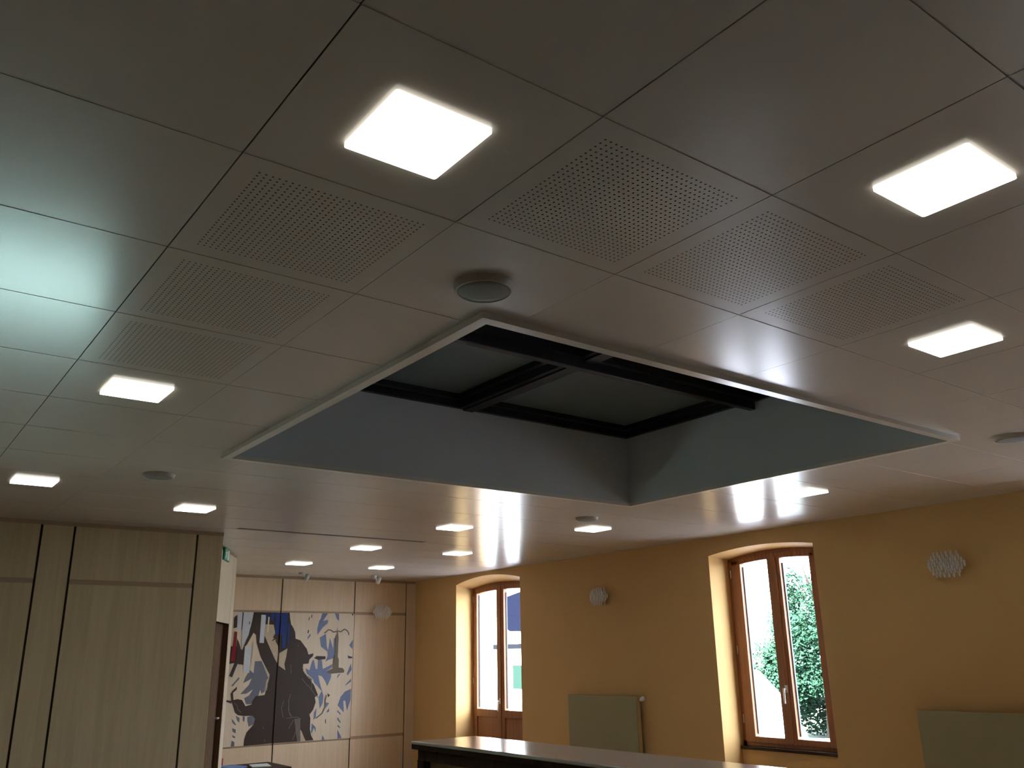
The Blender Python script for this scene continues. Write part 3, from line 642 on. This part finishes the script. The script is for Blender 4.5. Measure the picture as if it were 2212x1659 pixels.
# ------------------------------------------------------------------ exit sign
es = empty('exit_sign', A-u*.48+Vector((0, 0, 2.70)), 'small green emergency exit sign on the oblique timber wall', 'sign')
S0, S1, Z0, Z1 = -.66, -.385, 2.62, 2.745
hs = ob(MB(), S0, S1, Z0, Z1, .001, .022).build('housing', M['green'], es, bevel=.003)
sg = MB()
def sq(pts, d=.0235):     # marks in sign plane (s from left 0..1, z 0..1)
    vs = []
    for s, z in pts:
        p = A+u*(S0+(S1-S0)*s)+nrm*d; vs.append(Vector((p.x, p.y, Z0+(Z1-Z0)*z)))
    sg.prism(vs, -nrm*.002)
sq([(.60, .10), (.86, .10), (.86, .90), (.60, .90)])                                   # doorway
sq([(.30, .78), (.36, .78), (.38, .86), (.36, .93), (.30, .93), (.28, .86)])          # head
sq([(.24, .72), (.38, .74), (.42, .50), (.34, .42), (.26, .46)])                      # torso
sq([(.34, .46), (.42, .50), (.50, .32), (.46, .12), (.40, .12), (.43, .30)])          # leg
sq([(.26, .46), (.33, .42), (.26, .22), (.12, .18), (.12, .26), (.22, .30)])          # leg
sq([(.38, .72), (.50, .58), (.54, .62), (.42, .76)]); sq([(.24, .72), (.14, .56), (.18, .52), (.27, .64)])
sg.build('pictogram', M['signw'], hs)

# ------------------------------------------------------------------ low table with leaflets, beyond the oblique wall
lt = empty('low_table', (4.1, 10.7, 0), 'low dark table below the mural at the bottom left', 'table')
MB().box(3.75, 10.35, .40, 4.50, 11.05, .43).build('tabletop', M['dark'], lt, bevel=.004)
for sx in (3.80, 4.42):
    for sy in (10.39, 10.98): MB().box(sx, sy, 0, sx+.04, sy+.04, .40).build('leg', M['dark'], lt)
def pap(name, mt, c, w, h, rot, z, t, label, cat):
    cx, cy = c; a = math.radians(rot); ca, sa = math.cos(a), math.sin(a)
    p = [(cx+dx*ca-dy*sa, cy+dx*sa+dy*ca) for dx, dy in ((-w/2, -h/2), (w/2, -h/2), (w/2, h/2), (-w/2, h/2))]
    o = MB().hexa([(q[0], q[1], z) for q in p]+[(q[0], q[1], z+t) for q in p]).build(name, mt, bevel=.001); return tag(o, label, cat)
pap('magazine', M['blue'], (3.93, 10.75), .21, .30, 12, .4302, .018, 'blue magazine on the low table beside a red box', 'magazine')
pap('leaflet', M['paper'], (4.24, 10.66), .21, .30, -12, .4302, .012, 'white leaflet on the low table', 'leaflet')
pap('box', M['red'], (3.83, 10.98), .12, .08, 20, .4302, .09, 'small red box on the low table', 'box')

# ------------------------------------------------------------------ outside
o = MB().box(-25, YL+.14, -.1, 2.6, 40, -.02).build('terrace', M['terrace']); tag(o, 'unseen pale paving added behind the left timber wall to bounce light inside', kind='structure')  # unseen paving, added to bounce daylight through the low window
hg = MB(); rh = random.Random(2); hg.box(-9, 10.7, -.02, 2.5, 11.3, 2.3)  # out of view, added to keep low light off the counter
for k in range(2600):
    p_ = Vector((rh.uniform(-9, 2.5), 10.68+rh.uniform(-.05, .03), rh.uniform(0, 2.35))); a_ = Vector((rh.uniform(-1, 1), rh.uniform(-.4, .4), rh.uniform(-1, 1))).normalized()*.07; b_ = Vector((a_.z, rh.uniform(-.02, .02), -a_.x))*.6
    hg.add([p_-a_, p_+b_, p_+a_, p_-b_], [(0, 1, 2, 3)])
tag(hg.build('unseen_hedge', M['unseen_hedge'], fix=False), 'clipped hedging added out of view behind the left timber wall to block low light', 'unseen_hedge')
GZ = -0.45
o = MB().box(XW+TH, -40, GZ-.2, 90, 90, GZ).build('ground', M['grass']); tag(o, 'green lawn outside the windows', kind='structure')
o = MB().box(XW+TH, -20, GZ, 17.0, 60, GZ+.02).build('path', mat('grey_asphalt', (.13, .14, .17), .9, noise=.1)); tag(o, 'pale paved terrace along the building', kind='structure')
def tree(c, rad, zc, hh, nleaf, label, seed):
    rnd = random.Random(seed); r = empty('tree', (c[0], c[1], GZ), label, 'tree')
    t = MB().tube((c[0], c[1], GZ), (c[0]+.1, c[1], zc-.2), .22, .14, 12)
    for k in range(9):
        a = rnd.uniform(0, 6.28); e = rnd.uniform(.4, .9); t.tube((c[0]+.1, c[1], zc-.9+k*.22), (c[0]+math.cos(a)*rad*e, c[1]+math.sin(a)*rad*e, zc+.2+k*.28), .07, .02, 8)
    t.build('trunk', M['bark'], r)
    lv = MB(); cl = []
    for k in range(46):
        a = rnd.uniform(0, 6.28); v = rnd.uniform(-1, 1); s = rnd.uniform(.45, 1)*math.sqrt(max(0, 1-v*v*.8))
        cl.append((c[0]+math.cos(a)*rad*s, c[1]+math.sin(a)*rad*s, zc+v*hh, rnd.uniform(.35, .7)))
    for _ in range(nleaf):
        q = rnd.choice(cl); d = Vector((rnd.gauss(0, 1), rnd.gauss(0, 1), rnd.gauss(0, 1))).normalized()*q[3]*rnd.uniform(.5, 1)
        p = Vector(q[:3])+d; a = Vector((rnd.uniform(-1, 1), rnd.uniform(-1, 1), rnd.uniform(-1, 1))).normalized(); b = a.orthogonal().normalized(); s = rnd.uniform(.035, .07)
        lv.add([p-a*s, p+b*s*.6, p+a*s, p-b*s*.6], [(0, 1, 2, 3)])
    lv.build('crown', M['leaf'], r, fix=False)
tree((20.5, 13.9), 1.55, 1.55, 1.75, 42000, 'broad green tree outside the right hand window', 5)
tree((25, 15.5), 1.9, .9, 1.3, 24000, 'second green tree further back behind the right hand window', 9)
def house(x0, y0, x1, y1, ze, zr, label, ridge='y', wins=()):
    r = empty('house', ((x0+x1)/2, (y0+y1)/2, GZ), label, 'building')
    MB().box(x0, y0, GZ, x1, y1, ze).build('walls', M['render'], r)
    m = MB(); 
    if ridge == 'y':
        xm = (x0+x1)/2; m.prism([(x0-.5, y0-.5, ze-.15), (xm, y0-.5, zr), (x1+.5, y0-.5, ze-.15)], (0, y1-y0+1, 0))
    else:
        ym = (y0+y1)/2; m.prism([(x0-.5, y0-.5, ze-.15), (x0-.5, ym, zr), (x0-.5, y1+.5, ze-.15)], (x1-x0+1, 0, 0))
    m.build('roof', M['slate'] if wins else M['render'], r)
    for wy0, wz0, wy1, wz1, mk in wins: MB().box(x0-.05, wy0, wz0, x0+.02, wy1, wz1).build('band' if mk == 'band' else 'shutter', M[mk], r)
    return r
h1 = house(26, 33.2, 34, 52, 7.5, 10, 'white rendered house outside the French window', 'y', [(33.3, 2.00, 36.3, 2.22, 'band'), (33.9, .2, 34.7, 1.25, 'teal')])
# dark eave of a nearer roof, seen in the upper part of the French window
h2 = empty('shed', (17.5, 23.4, GZ), 'shed with a dark slate roof outside the French window', 'building')
MB().box(17.6, 18.0, GZ, 21, 22.3, 3.0).build('walls', M['render'], h2)
MB().prism([(16.8, 22.9, 2.55), (16.8, 22.9, 3.42), (16.8, 17.0, 4.3), (16.8, 17.0, 2.3), (16.8, 22.6, 2.38)], (4.6, 0, 0)).build('roof', M['slate'], h2)
# white gable running down across the tree window
h3 = empty('outbuilding', (17.5, 15.5, GZ), 'low white outbuilding in front of the tree', 'building')
MB().prism([(17.2, 17.5, GZ), (17.2, 17.5, 1.95), (17.2, 13.75, 1.2), (17.2, 13.0, .5), (17.2, 12.45, GZ)], (.35, 0, 0)).build('gable', M['render'], h3)
house(27, 17.2, 31, 19.2, 1.25, 2.0, 'small white house half hidden by the trees', 'x')
